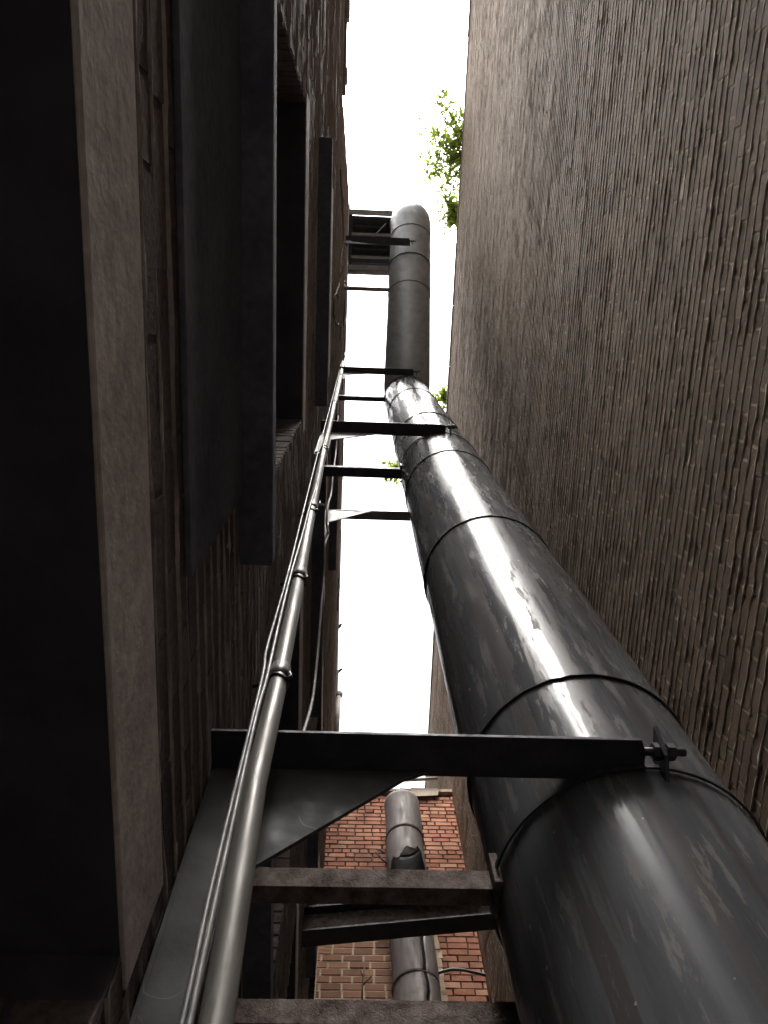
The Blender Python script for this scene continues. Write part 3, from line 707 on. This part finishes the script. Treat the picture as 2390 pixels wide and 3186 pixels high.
# gutter pipe and flashing on top of the end wall
gp = thing('gutter_pipe', 'thin pale metal pipe lying along the top of the orange end wall', 'pipe', (0.6, YB - 0.1, 10.3))
m = MB(); m.tube([(0.18, YB - 0.1, 10.30), (0.7, YB - 0.1, 10.36), (1.3, YB - 0.12, 10.40)], 0.025, 10); m.build('pipe', M['roofmetal'], gp)
fl = MB(); fl.prism([(0.88, YB - 0.045, 10.06), (1.28, YB - 0.045, 10.10), (1.30, YB - 0.045, 10.27), (0.9, YB - 0.045, 10.27)], (0, 0.012, 0))
tag(fl.build('flashing_sheet', M['plaster']), 'pale torn flashing sheet at the top corner of the orange wall', 'flashing')
cable('hose', 'black hose arching over the orange bricks by the cracked pipe', [onY(x, y, 6.68) for (x, y) in ((1345, 3060), (1350, 3040), (1362, 3028), (1400, 3017), (1440, 3018), (1480, 3026), (1512, 3034))], 0.016, 'cable_dk')

# dead weed stuck on the lowest beam line
wd = thing('dead_weed', 'thin dead weed stem before the old brown bricks', 'plant', onY(1127, 3105, 6.6))
m = MB()
for pp in (((1127, 3110), (1128, 3060), (1132, 3030), (1133, 3010)), ((1130, 3065), (1142, 3050), (1156, 3036)), ((1131, 3040), (1126, 3028), (1122, 3018))):
    m.tube([onY(x, y, 6.62) for (x, y) in pp], 0.008, 6)
m.build('stem', M['bark'], wd)

# ------------------------------------------------------------------ platform with louvre at the roof
pf = thing('roof_platform', 'grey framed louvred platform at the top of the duct', 'platform', (0.2, -0.95, 13.6))
zp = 13.6; x0, x1 = A + 0.02, 0.98
m = MB(); m.box(x0, x1, -1.42, -1.34, zp - 0.02, zp + 0.10); m.build('frame_rail', M['roofmetal'], pf, 0.003)
m = MB(); m.box(x0, x1, -0.575, -0.50, zp - 0.02, zp + 0.08); m.build('frame_rail', M['roofmetal'], pf, 0.003)
m = MB(); m.tube([(x0, -0.47, zp + 0.03), (x1, -0.47, zp + 0.03)], 0.045, 14); m.build('edge_pipe', M['roofmetal'], pf)
for y_, mt_ in ((-1.05, 'roofmetal'), (-0.98, 'darkmetal'), (-0.70, 'roofmetal'), (-0.63, 'darkmetal')):
    m = MB(); m.box(x0 + 0.03, x1 - 0.02, y_ - 0.02, y_ + 0.02, zp + 0.0, zp + 0.05); m.build('cross_bar', M[mt_], pf, 0.002)
m = MB(); m.box(x0, x0 + 0.05, -1.338, -0.577, zp, zp + 0.06); m.box(x1 - 0.05, x1, -1.338, -0.577, zp, zp + 0.06); m.build('side_rail', M['darkmetal'], pf, 0.002)
m = MB(); m.box(x0 + 0.004, x1 - .004, -1.338, -0.58, zp + 0.12, zp + 0.135); m.build('deck', M['darkmetal'], pf)
for k in range(6):
    m = MB(); y_ = -1.28 + k * 0.11; m.prism([(x0 + .06, y_, zp + .06), (x0 + .06, y_ + 0.07, zp + 0.11), (x0 + .06, y_ + 0.075, zp + 0.105), (x0 + .06, y_ + .006, zp + .055)], (x1 - x0 - .12, 0, 0)); m.build('slat', M['darkmetal'], pf)
m = MB(); m.tube([(0.05, -0.93, zp - 0.02), (0.33, -1.23, zp - 0.01)], 0.010, 6); m.build('brace', M['roofmetal'], pf)

# vent pipe and hooks on the far roof edge of the window wall
vp = thing('vent_pipe', 'short vent pipe with round cap on the window wall near the roof', 'pipe', onX(1043, 2275, -0.235))
p0, p1 = np.array(onX(1044, 2330, -0.235)), np.array(onX(1042, 2185, -0.235)); p0[1] = p1[1] = (p0[1] + p1[1]) / 2
p0 = (-0.225, 7.0, 12.1); p1 = (-0.225, 7.0, 13.5)
m = MB(); m.tube([p0, p1], 0.04, 14); m.build('pipe', M['coping'], vp)
m = MB(); m.tube([(p1[0], p1[1], 13.46), (p1[0], p1[1], 13.5), (p1[0], p1[1], 13.56), (p1[0], p1[1], 13.61), (p1[0], p1[1], 13.63)], [.04, .065, .075, .05, .01], 14); m.build('cap', M['coping'], vp)
for i, (x, y) in enumerate(((1062, 1950), (1064, 2090))):
    q = onZ(x, y, ZL + 0.1); m = MB(); m.tube([(A - 0.05, q[1], ZL + 0.02), (A + 0.02, q[1], ZL + 0.10), (q[0], q[1] - .05, ZL + 0.13)], [0.035, 0.028, 0.02], 8)
    tag(m.build('roof_hook', M['tar']), ('small dark hook sticking out of the roof edge, upper of two' if i == 0 else 'dark horn shaped hook on the roof edge above the vent pipe'), 'hook')

# ------------------------------------------------------------------ plants
def leaf(V, F, p, d, up, L, W):
    d = d.normalized(); s = d.cross(up)
    if s.length < 1e-3: s = d.cross(Vector((1, 0, 0)))
    s.normalize(); u = s.cross(d); b = len(V)
    for (a, c, h) in ((0, 0, 0), (.35, .5, .05), (.7, .38, .04), (1, 0, -.08), (.7, -.38, .04), (.35, -.5, .05)): V.append(tuple(p + d * (L * a) + s * (W * c) + u * (L * h)))
    F += [(b, b + 1, b + 2, b + 3), (b, b + 3, b + 4, b + 5)]
def shrub(label, root, tips, n_side=6, L=0.06, sp=0.16, spread=0.10):
    t = thing('roof_shrub', label, 'shrub', root, 'shrubs growing on the roof edge')
    st = MB(); V, F = [], []; root = Vector(root)
    for tip in tips:
        tip = Vector(tip); mid_ = (root + tip) / 2 + Vector((0.0, 0, 0.22)) + Vector([random.uniform(-.06, .06) for _ in range(3)])
        pts = [(root * (1 - q) ** 2 + mid_ * 2 * q * (1 - q) + tip * q * q) for q in [i / 10 for i in range(11)]]
        st.tube(pts, [0.018 * (1 - i / 12) + .003 for i in range(11)], 6)
        for i in range(3, 11):
            for _ in range(n_side // 2 + 1):
                d = Vector([random.gauss(0, 1) for _ in range(3)]).normalized(); e = pts[i] + d * random.uniform(0.4, 1.2) * sp
                st.tube([pts[i], (pts[i] + e) / 2 + Vector((0, 0, .01)), e], [.006, .0045, .002], 4, False)
                for k in range(n_side):
                    q = random.uniform(0.25, 1.0); p = pts[i].lerp(e, q)
                    dd = (d * 0.6 + Vector([random.gauss(0, 1) for _ in range(3)]) * .7); leaf(V, F, p, dd, Vector((random.gauss(0, .6), random.gauss(0, .6), 1)).normalized(), L * random.uniform(.6, 1.15), L * random.uniform(.32, .5))
    st.build('stem', M['bark'], t); link('foliage', mesh_np('foliage', V, F), M['leaf'], t)['kind'] = 'stuff'
    return t
zr = ZR + 0.06
def sh(pts, dy): return [(p[0], p[1] + dy, p[2]) for p in pts]
shrub('leafy shrub with arching sprays high on the plain wall, above the duct end', (1.72, -2.4, zr), sh([(1.08, -2.85, 14.3), (1.22, -2.45, 14.45), (.98, -2.15, 14.3), (.97, -1.75, 14.25), (1.25, -1.80, 14.3), (1.38, -2.1, 14.5), (1.4, -2.6, 14.4), (1.02, -1.95, 14.35), (1.12, -3.1, 14.4), (.95, -2.5, 14.5), (1.05, -2.3, 14.15), (1.3, -3.0, 14.5), (1.25, -1.55, 14.3), (1.33, -1.4, 14.25)], -0.28), 4, .09, .26)
shrub('compact bright green shrub at the roof edge beside the duct end', (1.72, -1.5, zr), sh([(1.33, -1.12, 14.2), (1.36, -0.95, 14.15), (1.42, -0.85, 14.2), (1.40, -1.25, 14.3), (1.30, -1.0, 14.3), (1.34, -1.2, 14.15)], -0.42), 4, .09, .20)
shrub('small green sprig at the roof edge beside the duct bend', (1.72, 1.55, zr), [(1.42, 1.50, 14.1), (1.45, 1.62, 14.2)], 9, .085, .14)
shrub('green branch tip showing past the duct above the middle tie bar', (1.72, 3.1, zr), [(0.60, 2.80, 14.35), (.62, 2.98, 14.3), (.58, 2.88, 14.2), (.56, 3.0, 14.3)], 9, .09, .16)

def vine(label, pts, r=0.006):
    m = MB(); P = []
    for p, q in zip(pts, pts[1:]):
        for k in range(5):
            u_ = k / 5; P.append(tuple(p[i] + (q[i] - p[i]) * u_ + random.gauss(0, 0.008 if i else 0.002) * (1 if i < 2 else 2.5) for i in range(3)))
    P.append(pts[-1]); m.tube(P, r, 5, False)
    for _ in range(10):
        b = Vector(random.choice(P)); e = b + Vector((random.uniform(0, .05), random.uniform(-.12, .12), random.uniform(-.3, .3))); m.tube([b, (b + e) / 2 + Vector((.01, 0, .02)), e], [r * .6, r * .4, r * .25], 4, False)
    tag(m.build('dead_vine', M['bark']), label, 'vine', 'dead vines on the roof edge')
vine('dead vine trailing from the topmost black bracket arm up the wall', [onX(x, y, A + 0.025) for (x, y) in ((1059, 530), (1062, 580), (1066, 650), (1068, 750), (1062, 800), (1056, 880), (1040, 925), (1037, 985), (1060, 1015), (1058, 1060))], 0.008)
vine('dead vine hanging along the roof edge above the conduit top', [onX(x, y, A + 0.03) for (x, y) in ((1073, 935), (1070, 1000), (1072, 1060), (1069, 1150), (1066, 1210))], 0.010)
vine('thin dead vine on the roof edge beside the tie bars', [onX(x, y, A + 0.035) for (x, y) in ((1066, 1330), (1064, 1400), (1066, 1440), (1062, 1500))], 0.009)
vine('dead vine tangle on the roof edge above the vent pipe', [onX(x, y, A + 0.035) for (x, y) in ((1053, 1800), (1052, 1840), (1050, 1900)) ] , 0.010)
